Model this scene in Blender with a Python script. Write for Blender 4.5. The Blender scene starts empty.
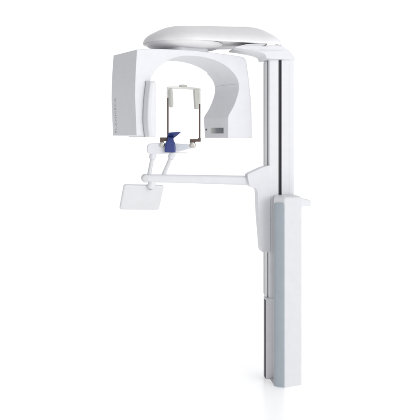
import bpy, bmesh, math
from mathutils import Vector, Matrix

S = bpy.context.scene
COL = S.collection
R = math.radians

# ------------------------------------------------------------------ materials
def material(name, color, rough=0.35, metal=0.0, vary=0.02, bump=0.02, scale=18.0, coat=0.0, fine=420.0, ior=1.45):
    m = bpy.data.materials.new(name); m.use_nodes = True
    nt = m.node_tree; N = nt.nodes; L = nt.links
    b = N['Principled BSDF']
    b.inputs['Metallic'].default_value = metal
    b.inputs['Coat Weight'].default_value = coat
    b.inputs['IOR'].default_value = ior
    tc = N.new('ShaderNodeTexCoord')
    n1 = N.new('ShaderNodeTexNoise'); n1.inputs['Scale'].default_value = scale; n1.inputs['Detail'].default_value = 5
    L.new(tc.outputs['Object'], n1.inputs['Vector'])
    cr = N.new('ShaderNodeValToRGB')
    c0 = [max(0, c * (1 - vary)) for c in color]; c1 = [min(1, c * (1 + vary)) for c in color]
    cr.color_ramp.elements[0].position = .3; cr.color_ramp.elements[1].position = .7
    cr.color_ramp.elements[0].color = (*c0, 1); cr.color_ramp.elements[1].color = (*c1, 1)
    L.new(n1.outputs['Fac'], cr.inputs['Fac']); L.new(cr.outputs['Color'], b.inputs['Base Color'])
    mr = N.new('ShaderNodeMapRange'); mr.inputs['To Min'].default_value = rough * .85; mr.inputs['To Max'].default_value = rough * 1.15
    L.new(n1.outputs['Fac'], mr.inputs['Value']); L.new(mr.outputs['Result'], b.inputs['Roughness'])
    if bump:
        n2 = N.new('ShaderNodeTexNoise'); n2.inputs['Scale'].default_value = fine; n2.inputs['Detail'].default_value = 2
        L.new(tc.outputs['Object'], n2.inputs['Vector'])
        bp = N.new('ShaderNodeBump'); bp.inputs['Strength'].default_value = bump; bp.inputs['Distance'].default_value = .001
        L.new(n2.outputs['Fac'], bp.inputs['Height']); L.new(bp.outputs['Normal'], b.inputs['Normal'])
    return m

WHITE = material('white_paint', (.775, .777, .808), .38)
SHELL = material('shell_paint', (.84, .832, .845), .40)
COVER = material('cover_paint', (.71, .713, .735), .40)
TRIM = material('blue_grey_trim', (.395, .445, .49), .36, vary=.03)
ALU = material('brushed_aluminium', (.66, .66, .67), .38, metal=.35, vary=.05)
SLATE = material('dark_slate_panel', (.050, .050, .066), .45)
STAGE = material('pale_grey_stage', (.78, .775, .80), .42)
BLACK = material('slot_rubber', (.022, .020, .026), .5)
BLUE = material('blue_plastic', (.034, .052, .215), .30, vary=.06)
BROWN = material('dark_bronze_metal', (.11, .076, .064), .35, metal=.3)
CHROME = material('satin_chrome', (.62, .60, .56), .25, metal=.85)
CREAM = material('cream_plastic', (.78, .77, .73), .45)
PAD = material('grey_pad', (.55, .55, .51), .55)
SLIDE = material('grey_blue_plastic', (.60, .63, .68), .4)
PANEL = material('panel_plastic', (.77, .772, .79), .35)
SCREEN = material('screen_film', (.86, .865, .875), .22, vary=.01, bump=0)
INK = material('grey_print', (.53, .53, .54), .5)
SEAM = material('seam_shadow_gap', (.42, .42, .44), .6)

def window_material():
    m = bpy.data.materials.new('window_painted_shade'); m.use_nodes = True
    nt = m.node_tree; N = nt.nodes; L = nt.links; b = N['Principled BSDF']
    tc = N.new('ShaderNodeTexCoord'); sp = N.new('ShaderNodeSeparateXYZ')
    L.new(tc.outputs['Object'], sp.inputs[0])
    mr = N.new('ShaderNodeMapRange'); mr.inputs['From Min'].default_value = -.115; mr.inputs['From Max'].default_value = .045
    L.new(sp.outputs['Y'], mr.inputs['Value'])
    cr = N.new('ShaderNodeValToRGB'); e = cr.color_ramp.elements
    e[0].position = 0; e[0].color = (.13, .15, .165, 1); e[1].position = 1; e[1].color = (.60, .60, .58, 1)  # recess shade painted as a gradient, dark at the front end
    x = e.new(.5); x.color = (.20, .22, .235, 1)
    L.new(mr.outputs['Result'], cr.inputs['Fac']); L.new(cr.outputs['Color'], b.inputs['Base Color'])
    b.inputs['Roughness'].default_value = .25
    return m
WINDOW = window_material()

# ------------------------------------------------------------------ mesh helpers
def obj(name, bm, mat, parent=None, bevel=0.0, seg=3, angle=30, weight=False, mtx=None, label=None):
    bmesh.ops.recalc_face_normals(bm, faces=bm.faces[:])
    for f in bm.faces: f.smooth = True
    if not bevel:
        for e in bm.edges:
            if len(e.link_faces) == 2 and e.calc_face_angle(0) > R(50): e.smooth = False
    me = bpy.data.meshes.new(name); bm.to_mesh(me); bm.free()
    me.materials.append(mat)
    o = bpy.data.objects.new(name, me); COL.objects.link(o)
    if parent: o.parent = parent
    if mtx is not None: o.matrix_local = mtx
    if bevel:
        b = o.modifiers.new('bevel', 'BEVEL'); b.width = bevel; b.segments = seg
        b.limit_method = 'WEIGHT' if weight else 'ANGLE'; b.angle_limit = R(angle)
        b.use_clamp_overlap = True
    w = o.modifiers.new('normals', 'WEIGHTED_NORMAL'); w.weight = 80; w.keep_sharp = True
    if label: o['label'] = label
    return o

def smooth_closed(pts, times=1):
    for _ in range(times):
        out = []
        for i in range(len(pts)):
            p, q = Vector(pts[i]), Vector(pts[(i + 1) % len(pts)])
            out += [p * .75 + q * .25, p * .25 + q * .75]
        pts = out
    return [tuple(p) for p in pts]

def smooth_open(pts, times=2):
    for _ in range(times):
        out = [Vector(pts[0])]
        for i in range(len(pts) - 1):
            p, q = Vector(pts[i]), Vector(pts[i + 1])
            out += [p * .75 + q * .25, p * .25 + q * .75]
        out.append(Vector(pts[-1])); pts = out
    return [tuple(p) for p in pts]

def rounded(pts, r, n=4):
    """round every corner of a closed 2-D outline; r is a number or one per corner"""
    out = []; k = len(pts)
    for i in range(k):
        p = Vector(pts[i]); a = Vector(pts[i - 1]) - p; b = Vector(pts[(i + 1) % k]) - p
        ri = r[i] if isinstance(r, (list, tuple)) else r
        ri = min(ri, a.length * .48, b.length * .48)
        if ri <= 0: out.append(tuple(p)); continue
        A = p + a.normalized() * ri; B = p + b.normalized() * ri
        for j in range(n + 1):
            t = j / n
            out.append(tuple(A * (1 - t) ** 2 + p * 2 * t * (1 - t) + B * t * t))
    return out

def extrude_xz(bm, pts, y0, y1):
    """outline in x-z, extruded along y (y0/y1 may be functions of x)"""
    f = lambda v, x: v(x) if callable(v) else v
    A = [bm.verts.new((x, f(y0, x), z)) for x, z in pts]; B = [bm.verts.new((x, f(y1, x), z)) for x, z in pts]
    n = len(pts); bm.faces.new(A); bm.faces.new(B[::-1])
    for i in range(n): bm.faces.new((A[i], B[i], B[(i + 1) % n], A[(i + 1) % n]))
    return A, B

def extrude_xy(bm, pts, z0, z1):
    A = [bm.verts.new((x, y, z0)) for x, y in pts]; B = [bm.verts.new((x, y, z1)) for x, y in pts]
    n = len(pts); bm.faces.new(A[::-1]); bm.faces.new(B)
    for i in range(n): bm.faces.new((A[i], A[(i + 1) % n], B[(i + 1) % n], B[i]))

def box(bm, x0, x1, y0, y1, z0, z1): extrude_xy(bm, [(x0, y0), (x1, y0), (x1, y1), (x0, y1)], z0, z1)

def loft(bm, rings, caps=True):
    V = [[bm.verts.new(p) for p in r] for r in rings]; n = len(V[0])
    for a, b in zip(V, V[1:]):
        for i in range(n): bm.faces.new((a[i], a[(i + 1) % n], b[(i + 1) % n], b[i]))
    if caps: bm.faces.new(V[0][::-1]); bm.faces.new(V[-1])

def tube(bm, path, radii, n=16, flat=1.0):
    path = [Vector(p) for p in path]; rings = []
    if not isinstance(radii, (list, tuple)): radii = [radii] * len(path)
    t0 = (path[1] - path[0]).normalized()
    up = Vector((0, 1, 0)) if abs(t0.y) < .9 else Vector((0, 0, 1))
    for i, p in enumerate(path):
        t = (path[min(i + 1, len(path) - 1)] - path[max(i - 1, 0)]).normalized()
        u = (up - t * up.dot(t)).normalized(); v = t.cross(u)
        rings.append([p + (u * math.cos(a) * flat + v * math.sin(a)) * radii[i] for a in [2 * math.pi * j / n for j in range(n)]])
    loft(bm, rings)

def lathe_y(bm, cx, cz, prof, n=32):
    """prof: (y, r) pairs; turned about an axis along y"""
    loft(bm, [[(cx + r * math.cos(2 * math.pi * j / n), y, cz + r * math.sin(2 * math.pi * j / n)) for j in range(n)] for y, r in prof])

def lathe_z(bm, cx, cy, prof, n=48):
    loft(bm, [[(cx + r * math.cos(2 * math.pi * j / n), cy + r * math.sin(2 * math.pi * j / n), z) for j in range(n)] for z, r in prof])

NEW = bmesh.new

# ------------------------------------------------------------------ the machine: root at the foot of the column
root = bpy.data.objects.new('dental_xray_machine', None); COL.objects.link(root)
root.location = (.4466, .2407, 0); root.rotation_euler = (0, 0, R(8))
root['label'] = 'white panoramic dental x-ray machine with tall column, rotating head and blue chin rest'
root['category'] = 'x-ray machine'
YAW = R(22)                                     # the head is swung round against the column
AXIS = Vector((-.6187, -.0077, 0))              # its axis, seen from the column's foot

# foot plate
bm = NEW(); extrude_xy(bm, ([(-.080, -.212), (-.0235, -.2565), (.090, -.220), (.090, .08), (-.076, .08), (-.078, -.02), (-.1045, -.02), (-.1045, -.0845), (-.078, -.086)]), 0.0, .004)
obj('foot_plate', bm, WHITE, root, .003)

# fixed lower stage of the column with its dark side
bm = NEW(); extrude_xy(bm, rounded([(-.1025, -.0835), (.092, -.0835), (.092, .082), (-.080, .082), (-.080, -.022), (-.1025, -.022)], .003), .004, .505)
stage = obj('column_foot', bm, STAGE, root, .002)
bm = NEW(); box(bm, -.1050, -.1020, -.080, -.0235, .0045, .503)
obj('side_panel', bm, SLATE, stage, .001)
bm = NEW(); extrude_xy(bm, rounded([(-.1055, -.085), (.0935, -.085), (.0935, .0835), (-.0825, .0835), (-.0825, -.0205), (-.1055, -.0205)], .004), .505, .514)
obj('rim', bm, WHITE, stage, .002)

# moving column: slotted front
bm = NEW()
extrude_xy(bm, [(-.082, -.072), (-.0785, -.0785), (-.074, -.08), (-.0215, -.08), (-.0215, -.077), (-.0195, -.077), (-.0195, -.058), (.0012, -.058), (.0012, -.08),
                (.0475, -.08), (.0475, -.0775), (.0497, -.0775), (.0497, -.08), (.072, -.08), (.079, -.0785), (.0835, -.074), (.085, -.067), (.085, .08), (-.082, .08)], .514, 2.036)
column = obj('column', bm, WHITE, root)
column.modifiers.remove(column.modifiers['normals'])
for e in column.data.polygons: e.use_smooth = False
bm = NEW(); box(bm, -.0192, .0009, -.0645, -.0585, 1.0, 2.0335)
obj('slot', bm, BLACK, column, .0006)
bm = NEW(); box(bm, -.0855, -.0818, -.064, .070, .515, 2.032)
rail = obj('side_rail', bm, ALU, column, .001)
bm = NEW(); box(bm, -.0866, -.0853, -.060, -.046, .516, 2.031); box(bm, -.0866, -.0853, .050, .064, .516, 2.031)
obj('rail_lip', bm, SLATE, rail, .0004)

# column cap reaching under the overhead arm
cap_top = smooth_open([(-.315, 2.1045), (-.22, 2.1290), (-.03, 2.1310), (.012, 2.1190), (.0455, 2.0970), (.074, 2.066), (.0875, 2.043)], 2)
cap_low = smooth_open([(-.1165, 2.0440), (-.122, 2.0600), (-.148, 2.0720), (-.1800, 2.0790), (-.2378, 2.0890), (-.315, 2.0985)], 2)
cap = cap_top + [(.0875, 2.0362), (-.1147, 2.0362)] + cap_low
def cap_front(x):
    t = max(0, min(1, (.04 - x) / .20)); return -.0870 - .076 * t * t * (3 - 2 * t)
bm = NEW(); extrude_xz(bm, cap, cap_front, .086)
capo = obj('column_cap', bm, WHITE, root, .004, angle=50)

# overhead arm: a domed tapered capsule
def capsule(r1, r2, c1, c2, z, n=40):
    d = c2 - c1; al = math.acos(max(-1, min(1, (r1 - r2) / d))) if d else math.pi / 2
    pts = []
    for j in range(n + 1):
        a = al + (2 * math.pi - 2 * al) * j / n
        pts.append((c1 + r1 * math.cos(a), AXIS.y + r1 * math.sin(a), z))
    for j in range(n + 1):
        a = -al + 2 * al * j / n
        pts.append((c2 + r2 * math.cos(a), AXIS.y + r2 * math.sin(a), z))
    return pts
prof = [(.060, .0040), (.014, .0025), (.006, -.0015), (.002, -.0015), (.0, .0010), (.0, .008), (.0025, .017), (.007, .0255), (.014, .0345), (.025, .0450), (.040, .0545), (.060, .0655), (.085, .0785), (.110, .0900), (.135, .0990), (.165, .1065), (.195, .1110), (.225, .1132), (.240, .1137)]
bm = NEW(); rr = []
for i, h in prof:
    r2 = max(.150 - i * .9, .014)
    rr.append([(x, y, 2.131 + h + .011 * max(0, (x - AXIS.x) / .62) * min(1, i / .15)) for x, y, z in capsule(.261 - i, r2, AXIS.x, .014 - i - r2, 0, 48)])
loft(bm, rr)
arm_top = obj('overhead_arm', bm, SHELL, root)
arm_top.modifiers.remove(arm_top.modifiers['normals'])
# deeper body of the arm between the turntable and the column
def skirt_z(x):
    P = [(-.70, 2.0835), (-.37, 2.0835), (-.25, 2.1015), (-.15, 2.1130), (.0, 2.1275), (.1, 2.1275)]
    for (xa, za), (xb, zb) in zip(P, P[1:]):
        if x <= xb: return za + (zb - za) * (x - xa) / (xb - xa)
    return P[-1][1]
def skirt_ring(d, dz):
    o = [(x, y) for x, y, z in capsule(.261 - d, .150 - d, AXIS.x, -.148, 0, 64) if x > -.545 + d]
    i0 = max(range(len(o)), key=lambda i: (Vector(o[i]) - Vector(o[i - 1])).length)
    o = o[i0:] + o[:i0]
    a, b = Vector(o[-1]), Vector(o[0])
    cut = [tuple(a.lerp(b, t)) for t in (.12, .3, .5, .7, .88)]
    cut = [(x + .05 * math.sin(math.pi * t), y) for (x, y), t in zip(cut, (.12, .3, .5, .7, .88))]
    return o + cut, dz
bm = NEW()
base_o, _ = skirt_ring(.0015, 0)
cen = Vector((-.30, AXIS.y))
def shrink(k): return [tuple(cen + (Vector(p) - cen) * k) for p in base_o]
loft(bm, [[(x, y, 2.134) for x, y in base_o], [(x, y, skirt_z(x) + .006) for x, y in base_o], [(x, y, skirt_z(x) + .0015) for x, y in shrink(.990)], [(x, y, skirt_z(x)) for x, y in shrink(.972)], [(x, y, skirt_z(x) + .001) for x, y in shrink(.5)]])
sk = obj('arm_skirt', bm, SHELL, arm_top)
# dished turntable under it
bm = NEW(); lathe_z(bm, AXIS.x, AXIS.y, [(2.1355, .20), (2.1340, .244), (2.131, .2465), (2.124, .243), (2.112, .228), (2.103, .200), (2.098, .165), (2.096, .12)], 96)
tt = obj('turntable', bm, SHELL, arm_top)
tt.modifiers.remove(tt.modifiers['normals'])
# neck between cap and overhead arm
bm = NEW(); extrude_xy(bm, rounded([(-.24, -.05), (-.05, -.05), (-.05, .05), (-.24, .05)], .02), 2.098, 2.137)
obj('cap_neck', bm, COVER, capo)

# ------------------------------------------------------------------ rotating head, in its own frame
head_m = Matrix.Translation(AXIS) @ Matrix.Rotation(YAW, 4, 'Z')
inner = [(.2239, 1.5367), (.2239, 1.664), (.2290, 1.684), (.2611, 1.7272), (.291, 1.7915), (.3080, 1.8500), (.3010, 1.9065), (.2611, 1.9579), (.2017, 1.9974), (.1285, 2.0251), (.0565, 2.0380), (-.0144, 2.0420),
         (-.0841, 2.0400), (-.146, 2.0278), (-.2003, 2.0060), (-.2539, 1.9730), (-.2937, 1.9330), (-.3180, 1.8842), (-.3240, 1.8226), (-.3240, 1.5489)]
inner = [inner[0]] + smooth_open(inner[1:-1], 2) + [inner[-1]]
outer = [(-.4078, 1.5518), (-.4126, 1.665), (-.4174, 1.7843), (-.4160, 1.86), (-.4135, 1.93), (-.4090, 2.00), (-.4045, 2.0588), (-.33, 2.0665), (-.24, 2.0720), (-.1528, 2.0745), (-.0144, 2.0755), (.1068, 2.0700), (.22, 2.0645),
         (.318, 2.058), (.345, 2.052), (.3600, 2.040), (.3690, 2.018), (.383, 1.93), (.4000, 1.80), (.4080, 1.66), (.4091, 1.5365)]
bm = NEW()
loop = outer + inner
back = lambda x: .150 - .10 * x
A, B = extrude_xz(bm, loop, -.17, back)
for v in B[len(outer):]:
    if v.co.x > .20 and 1.64 < v.co.z < 1.965: v.co.y += .016
bw = bm.edges.layers.float.new('bevel_weight_edge')
nO = len(outer)
for ring in (A, B):
    for i in range(len(ring)):
        e = bm.edges.get((ring[i], ring[(i + 1) % len(ring)]))
        j = (i + 1) % len(ring)
        right = all(ring[k].co.x > .34 and k < nO for k in (i, j))
        inn = i >= nO and j >= nO
        e[bw] = 1.0 if right else (.36 if inn else .22)
for i in (0, 6, nO - 1, nO, len(loop) - 1):
    bm.edges.get((A[i], B[i]))[bw] = .2
head = obj('rotating_head', bm, WHITE, root, .030, 4, weight=True, mtx=head_m)
# mount joining head and overhead arm
bm = NEW(); extrude_xy(bm, rounded([(-.12, -.13), (.12, -.13), (.15, .02), (.05, .12), (-.14, .10)], .06, 6), 2.064, 2.125)
obj('head_mount', bm, WHITE, head, .006)
# detector slab on the inner side of the left end
rings = []
for aL, z in smooth_open([(-.352, 1.874), (-.349, 1.868), (-.358, 1.805), (-.3645, 1.75), (-.3685, 1.66), (-.3665, 1.61), (-.3575, 1.550), (-.3555, 1.543)], 2):
    k = min(1, (1.8745 - z) / .012, (z - 1.5425) / .012); k = .75 + .25 * math.sqrt(max(0, k))
    fr = -.17 - .058 * k
    sec = rounded([(aL, -.16), (aL + .006, fr + .004), (aL + .030, fr - .003), (-.3105, fr + .003), (-.3035, fr + .014), (-.3035, .06), (aL, .06)], [.0, .007, .006, .008, .006, .008, .0], 4)
    rings.append([(x, y, z) for x, y in sec])
bm = NEW(); loft(bm, rings)
det = obj('detector_housing', bm, WHITE, head)
bm = NEW()
loft(bm, [[(r[0][0] - .0014, -.160, r[0][2]), (r[0][0] - .0014, -.1745, r[0][2]), (-.32, -.1745, r[0][2]), (-.32, -.160, r[0][2])] for r in rings])
obj('gap_strip', bm, SEAM, det)  # thin grey strip added to draw the shaded gap beside the housing
# status window, pilot dot and seam on the inner face of the right end
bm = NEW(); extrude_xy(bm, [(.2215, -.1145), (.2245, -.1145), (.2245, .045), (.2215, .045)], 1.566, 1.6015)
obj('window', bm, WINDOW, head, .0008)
bm = NEW()
loft(bm, [[(x, .108 + r * math.cos(t), 1.592 + r * math.sin(t)) for t in [2 * math.pi * j / 20 for j in range(20)]] for x, r in [(.2245, .007), (.2225, .007), (.2215, .005)]])
obj('pilot_light', bm, SLATE, head)
bm = NEW(); box(bm, .3036, .3070, -.150, .112, 1.8825, 1.8840)
obj('seam', bm, SEAM, head)
# lettering up the outer face of the left end
def text_mesh(body, size, mtx, mat, parent, name):
    c = bpy.data.curves.new(name, 'FONT'); c.body = body; c.size = size; c.extrude = .0004; c.space_character = 1.12
    c.align_x = 'LEFT'
    o = bpy.data.objects.new(name, c); COL.objects.link(o)
    dg = bpy.context.evaluated_depsgraph_get(); dg.update()
    me = bpy.data.meshes.new_from_object(o.evaluated_get(dg))
    bpy.data.objects.remove(o); bpy.data.curves.remove(c)
    me.name = name; me.materials.clear(); me.materials.append(mat)
    t = bpy.data.objects.new(name, me); COL.objects.link(t); t.parent = parent
    xs = [v.co.x for v in me.vertices]; L = max(xs) - min(xs)
    k = .222 / L
    t.matrix_local = mtx @ Matrix.Scale(k, 4, (1, 0, 0))
    return t
dx, dz = -.0096, .2325; q = math.hypot(dx, dz); ux = Vector((dx / q, 0, dz / q)); uy = Vector((0, 1, 0)); un = ux.cross(uy)
m = Matrix((ux, uy, un)).transposed().to_4x4(); m.translation = Vector((-.4078 + dx * .05, .120, 1.5518 + dz * .05)) + un * .0006
text_mesh('PLANMECA', .043, m, INK, head, 'lettering')

# ------------------------------------------------------------------ carriage, support arm, chin rest
br = [(-.0742, 1.3614), (-.0898, 1.3614), (-.1288, 1.3489), (-.205, 1.3155), (-.2227, 1.3060), (-.2227, 1.2829), (-.2085, 1.2300), (-.198, 1.2240), (-.172, 1.2190), (-.1600, 1.2020), (-.1548, 1.0725), (-.1353, .8300), (-.131, .8113), (-.0742, .8069)]
bm = NEW(); extrude_xz(bm, rounded(br, [.004, .01, .03, .03, .008, .02, .006, .006, .02, .03, .05, .02, .01, .004], 4), -.0875, .004)
carriage = obj('carriage', bm, WHITE, root, .009, 4, angle=50)

def sec(x, z, hz, hy, y=-.03, n=24, p=.62):
    out = []
    for j in range(n):
        a = 2 * math.pi * j / n; c, s = math.cos(a), math.sin(a)
        out.append((x, y + hy * math.copysign(abs(c) ** p, c), z + hz * math.copysign(abs(s) ** p, s)))
    return out
bm = NEW()
loft(bm, [sec(-.190, 1.2646, .0300, .034), sec(-.2153, 1.2646, .0300, .034), sec(-.32, 1.2680, .0292, .033), sec(-.46, 1.2725, .0282, .031), sec(-.60, 1.2770, .0270, .029), sec(-.71, 1.2800, .0258, .028), sec(-.80, 1.2825, .0248, .027), sec(-.855, 1.2838, .0240, .026)])
sarm = obj('support_arm', bm, WHITE, root)
sarm.modifiers.remove(sarm.modifiers['normals'])
bm = NEW(); lathe_y(bm, -.866, 1.2842, [(-.062, .012), (-.0605, .019), (-.056, .0240), (-.048, .0265), (-.012, .0265), (-.004, .024), (.000, .018)])
obj('end_hub', bm, COVER, sarm)

bar = [(-.8559, 1.476), (-.852, 1.492), (-.838, 1.5015), (-.8056, 1.5045), (-.7424, 1.5030), (-.679, 1.5030), (-.596, 1.4954), (-.5515, 1.4945), (-.5490, 1.4765), (-.5962, 1.4681), (-.640, 1.4545), (-.679, 1.4448), (-.7108, 1.4386), (-.8245, 1.4358), (-.8434, 1.4370), (-.8555, 1.448)]
bm = NEW(); extrude_xz(bm, smooth_closed(bar, 1), -.058, .006)
rest = obj('chin_rest_beam', bm, WHITE, root, .010, 4, angle=60)
bm = NEW(); extrude_xz(bm, rounded([(-.694, 1.4485), (-.694, 1.5010), (-.600, 1.4945), (-.600, 1.4700)], .006), -.066, -.050)
obj('slide', bm, SLIDE, rest, .003)
bm = NEW(); extrude_xy(bm, rounded([(-.72, -.062), (-.600, -.055), (-.600, .0), (-.72, .0)], .012), 1.4400, 1.4445)
obj('ledge', bm, PANEL, rest, .0015)
for foot, top in (((-.8440, 1.2950), (-.8170, 1.4400)), ((-.7570, 1.2900), (-.6935, 1.4420))):
    f, t = Vector((foot[0], -.03, foot[1])), Vector((top[0], -.03, top[1])); d = t - f
    bm = NEW(); tube(bm, [f, f + d * .12, f + d * .5, t], [.0150, .0128, .0118, .0125], 20)
    so = obj('strut', bm, COVER, rest)
    bm = NEW(); u = d.normalized()
    c = f + d * (.985 if top[0] < -.8 else .965)
    tube(bm, [c - u * .034, c - u * .031, c - u * .0, c + u * .006], [.0165, .0205, .0215, .0215], 24)
    obj('collar', bm, WHITE, so)

# blue chin rest: cupped post and a tilted plate
def cup(z, x0, x1, y0, y1, r=.010):
    return [(x, y, z) for x, y in rounded([(x0, y0), (x1, y0), (x1, y1), (x0, y1)], r, 4)]
bm = NEW()
loft(bm, [cup(1.4470, -.743, -.685, -.091, -.040), cup(1.4490, -.7465, -.6815, -.0945, -.037), cup(1.4600, -.7470, -.6805, -.0955, -.036), cup(1.482, -.7470, -.6805, -.0950, -.036), cup(1.502, -.7435, -.6830, -.0925, -.037),
          cup(1.514, -.737, -.6875, -.089, -.038), cup(1.5235, -.731, -.6915, -.085, -.038), cup(1.5310, -.7275, -.6925, -.080, -.034), cup(1.5375, -.7265, -.689, -.074, -.030), cup(1.5425, -.7245, -.688, -.068, -.030)])
chin = obj('chin_rest', bm, BLUE, root)
P = [Vector(p) for p in ((-.7300, -.028, 1.531), (-.6870, -.022, 1.534), (-.664, -.045, 1.553), (-.6455, -.072, 1.5715), (-.690, -.080, 1.5690), (-.7215, -.082, 1.5655), (-.729, -.055, 1.548))]
nrm = (P[1] - P[0]).cross(P[4] - P[0]).normalized()
if nrm.z < 0: nrm = -nrm
bm = NEW(); loft(bm, [[p for p in P], [p + nrm * .007 for p in P]])
obj('chin_plate', bm, BLUE, chin, .003, 4)

# head support: rods, brackets, knobs, temple pads
bm = NEW()
pth = smooth_open([(-.7245, -.03, 1.8480), (-.7225, -.028, 1.8545), (-.690, -.015, 1.8562), (-.625, -.005, 1.8580), (-.560, -.015, 1.8510), (-.522, -.028, 1.8475), (-.5195, -.03, 1.840)], 3)
tube(bm, pth, .0074, 14)
hs = obj('head_support', bm, CREAM, root)
hs.modifiers.remove(hs.modifiers['normals'])
bm = NEW()
rr = []
for x, rz, ry in ((-.6525, .002, .004), (-.6500, .0045, .009), (-.640, .006, .012), (-.634, .0085, .016), (-.618, .0085, .016), (-.612, .006, .012), (-.6015, .0045, .009), (-.599, .002, .004)):
    rr.append(sec(x, 1.868, rz, ry, y=-.008, n=20, p=.8))
loft(bm, rr)
obj('dial', bm, PAD, hs)
def rod(x, z0, z1, zt):
    bm = NEW(); tube(bm, [(x, -.03, z0), (x, -.03, z1)], .0046, 14)
    o = obj('rod', bm, BROWN, hs)
    bm = NEW(); tube(bm, [(x, -.03, z1 - .004), (x, -.03, z1), (x, -.03, zt - .003), (x, -.03, zt)], [.0056, .0068, .0068, .0055], 16)
    obj('sleeve', bm, CREAM, o)
rod(-.7240, 1.530, 1.795, 1.852); rod(-.5215, 1.516, 1.757, 1.844)
def pad(pts, y0, y1):
    bm = NEW(); extrude_xz(bm, rounded(pts, .006), y0, y1)
    obj('temple_pad', bm, PAD, hs, .003, angle=50)
pad([(-.7125, 1.8500), (-.7125, 1.738), (-.707, 1.732), (-.6925, 1.732), (-.6935, 1.79), (-.6985, 1.8500)], -.062, .012)
pad([(-.5590, 1.8440), (-.5570, 1.80), (-.5515, 1.7215), (-.5290, 1.7215), (-.5310, 1.80), (-.5340, 1.8430)], -.062, .012)
bm = NEW(); extrude_xz(bm, rounded([(-.7735, 1.5400), (-.7735, 1.5060), (-.7560, 1.5060), (-.7500, 1.5180), (-.7185, 1.5180), (-.7185, 1.5400)], .0035), -.047, -.013)
b1 = obj('bracket', bm, BROWN, hs, .0025)
bm = NEW(); extrude_xz(bm, rounded([(-.5830, 1.5300), (-.5830, 1.5020), (-.5540, 1.5020), (-.5500, 1.5130), (-.5165, 1.5130), (-.5165, 1.5380), (-.5290, 1.5380), (-.5330, 1.5300)], .0035), -.047, -.013)
b2 = obj('bracket', bm, BROWN, hs, .0025)
for cx, cz, r, par in ((-.7625, 1.4960, .0165, b1), (-.5700, 1.4915, .0195, b2)):
    bm = NEW(); lathe_y(bm, cx, cz, [(-.010, r * .8), (-.050, r * .8), (-.051, r), (-.066, r), (-.071, r * .93), (-.0745, r * .72), (-.0745, r * .45), (-.072, r * .38), (-.072, r * .05)])
    obj('knob', bm, CHROME, par)

# ------------------------------------------------------------------ tilted control panel hung under the arm's end
Minv = (Matrix.Translation(root.location) @ Matrix.Rotation(R(8), 4, 'Z')).inverted()
TL = Vector((-.5375, .060, 1.2503)); e1 = Vector((.2436, .090, -.012)); e2 = Vector((-.044, .083, -.161))
W, Hh = e1.length, e2.length
ex = e1.normalized(); ez = ex.cross(e2).normalized(); ez = -ez if ez.y < 0 else ez           # its screen looks away, the photo shows its back
ey = ez.cross(ex)
pm = Matrix((ex, ey, ez)).transposed().to_4x4(); pm.translation = TL + e1 / 2 + e2 / 2
bm = NEW()
for_out = rounded([(-W / 2, -Hh / 2), (W / 2, -Hh / 2), (W / 2, Hh / 2), (-W / 2, Hh / 2)], .016, 6)
def ins(pts, d): return [(x * (1 - 2 * d / W), y * (1 - 2 * d / Hh)) for x, y in pts]
loft(bm, [[(x, y, z) for x, y in ins(for_out, d)] for d, z in ((.012, -.021), (.003, -.017), (.0, -.012), (.0, -.003), (.0012, -.0008), (.003, 0), (.011, 0), (.0125, -.0012))])
panel = obj('control_panel', bm, PANEL, root, mtx=Minv @ pm)
bm = NEW(); loft(bm, [[(x, y, z) for x, y in ins(for_out, .0128)] for z in (-.0030, -.0009)])
obj('screen', bm, SCREEN, panel)
bm = NEW()
inv = pm.inverted()
path = [(-.365, .098, 1.272), (-.367, .096, 1.252), (-.370, .094, 1.240), (-.373, .096, 1.226), (-.3735, .098, 1.2205), (-.374, .100, 1.2165), (-.3742, .102, 1.2150)]
tube(bm, [inv @ Vector(p) for p in path], [.024, .024, .0255, .0245, .021, .013, .003], 24)
obj('mounting_neck', bm, WHITE, panel)

# ------------------------------------------------------------------ front cover of the column foot
def cover_ring(z, d, top=0.0):
    P = [(-.052 + d, -.0860), (-.0835 + d, -.216 + d * .4), (-.0235, -.2605 + d * 1.1), (.0940 - d, -.224 + d * .6), (.0940 - d, -.0860)]
    return [(x, y, z + top * (x + .08)) for x, y in rounded(P, [0, .006, .007, .010, 0], 5)]
bm = NEW()
loft(bm, [cover_ring(.0042, 0), cover_ring(.05, 0), cover_ring(1.150, 0), cover_ring(1.163, .0015), cover_ring(1.170, .005), cover_ring(1.1735, .011), cover_ring(1.1745, .018)])
cover = obj('column_cover', bm, COVER, root)
u = Vector((-.0235 + .0835, -.2605 + .216, 0)); n = Vector((u.y, -u.x, 0)).normalized()
c0 = Vector((-.0835, -.216, 0))
bm = NEW(); rr = []
for z, k in ((.0046, 1), (1.120, 1), (1.1310, .93), (1.1355, .84)):
    rg = []
    for t, off in ((.030, -.001), (.032, .0005), (.060, .0032), (.11, .0060), (.19, .0085), (.30, .0100), (.5, .0108), (.75, .0088), (.92, .0058), (.955, .0038), (.97, .0012), (.97, -.001)):
        tt_ = .5 + (t - .5) * (k if t > .5 else (2 - k) if False else k)
        p = c0 + u * tt_ + n * off
        rg.append((p.x, p.y, z))
    rr.append(rg)
loft(bm, rr)
obj('trim_strip', bm, TRIM, cover)
# grip ledge on the right side
bm = NEW(); extrude_xz(bm, rounded([(.090, 1.158), (.128, 1.152), (.163, 1.145), (.166, 1.120), (.160, 1.110), (.118, 1.1080), (.100, 1.0940), (.090, 1.0940)], [0, .004, .008, .01, .006, .006, .004, 0], 4), -.185, -.100)
grip = obj('grip', bm, WHITE, cover, .006, 3, angle=50)
bm = NEW(); box(bm, .0960, .0985, -.176, -.106, 1.084, 1.140)
obj('grip_gasket', bm, SLATE, grip)

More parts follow.
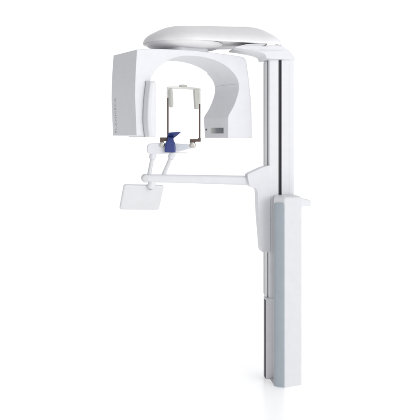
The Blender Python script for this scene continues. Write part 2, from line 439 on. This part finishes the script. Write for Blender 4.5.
# ------------------------------------------------------------------ floor
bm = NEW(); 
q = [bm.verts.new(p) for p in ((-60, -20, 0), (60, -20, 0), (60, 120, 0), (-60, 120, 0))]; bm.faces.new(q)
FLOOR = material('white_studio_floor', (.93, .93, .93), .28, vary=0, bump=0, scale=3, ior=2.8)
fb = FLOOR.node_tree.nodes['Principled BSDF']                   # plain floor given an added glow to stay white and fill from below
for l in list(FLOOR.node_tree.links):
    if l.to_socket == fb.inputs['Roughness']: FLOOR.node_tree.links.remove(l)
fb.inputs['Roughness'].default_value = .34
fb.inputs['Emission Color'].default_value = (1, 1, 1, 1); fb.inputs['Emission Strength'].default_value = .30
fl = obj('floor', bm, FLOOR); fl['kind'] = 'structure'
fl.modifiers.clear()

# ------------------------------------------------------------------ light: a bright white studio, dimmer to the left
w = bpy.data.worlds.new('World'); S.world = w; w.use_nodes = True
nt = w.node_tree; N = nt.nodes; L = nt.links
tc = N.new('ShaderNodeTexCoord')
def lobe(direction, f0, f1, amount):
    dp = N.new('ShaderNodeVectorMath'); dp.operation = 'DOT_PRODUCT'; dp.inputs[1].default_value = Vector(direction).normalized()
    L.new(tc.outputs['Generated'], dp.inputs[0])
    mr = N.new('ShaderNodeMapRange'); mr.interpolation_type = 'SMOOTHSTEP'
    mr.inputs['From Min'].default_value = f0; mr.inputs['From Max'].default_value = f1
    mr.inputs['To Min'].default_value = 0; mr.inputs['To Max'].default_value = amount
    L.new(dp.outputs['Value'], mr.inputs['Value']); return mr.outputs['Result']
def sub(a, b):
    m = N.new('ShaderNodeMath'); m.operation = 'SUBTRACT'
    if isinstance(a, float): m.inputs[0].default_value = a
    else: L.new(a, m.inputs[0])
    L.new(b, m.inputs[1]); return m.outputs[0]
v = sub(1.05, lobe((-.93, -.36, .05), -.15, .75, .62))       # dim to the left
v = sub(v, lobe((.0, .1, 1), .34, .9, .27))                   # a darker ceiling
mx = N.new('ShaderNodeMath'); mx.operation = 'MAXIMUM'; mx.inputs[1].default_value = .2; L.new(v, mx.inputs[0])
L.new(mx.outputs[0], N['Background'].inputs['Strength'])
N['Background'].inputs['Color'].default_value = (.985, .99, 1, 1)

def area(name, loc, target, size, power, color=(1, 1, 1)):
    l = bpy.data.lights.new(name, 'AREA'); l.shape = 'RECTANGLE'; l.size, l.size_y = size; l.energy = power; l.color = color
    o = bpy.data.objects.new(name, l); COL.objects.link(o); o.location = loc
    o.rotation_euler = (Vector(target) - Vector(loc)).to_track_quat('-Z', 'Y').to_euler()
area('key_softbox', (3.2, -4.2, 2.4), (0, 0, 1.5), (2.4, 2.4), 76)

# ------------------------------------------------------------------ camera: level, with a lowered film plane
cd = bpy.data.cameras.new('camera'); cam = bpy.data.objects.new('camera', cd); COL.objects.link(cam)
cam.location = (0, -4.5, 1.543); cam.rotation_euler = (R(90), 0, 0)
cd.sensor_width = 36; cd.lens = 62.49; cd.shift_y = -73 / 420; cd.clip_start = .05; cd.clip_end = 500
S.camera = cam
S.view_settings.view_transform = 'Standard'; S.view_settings.look = 'None'; S.view_settings.exposure = 0; S.view_settings.gamma = 1
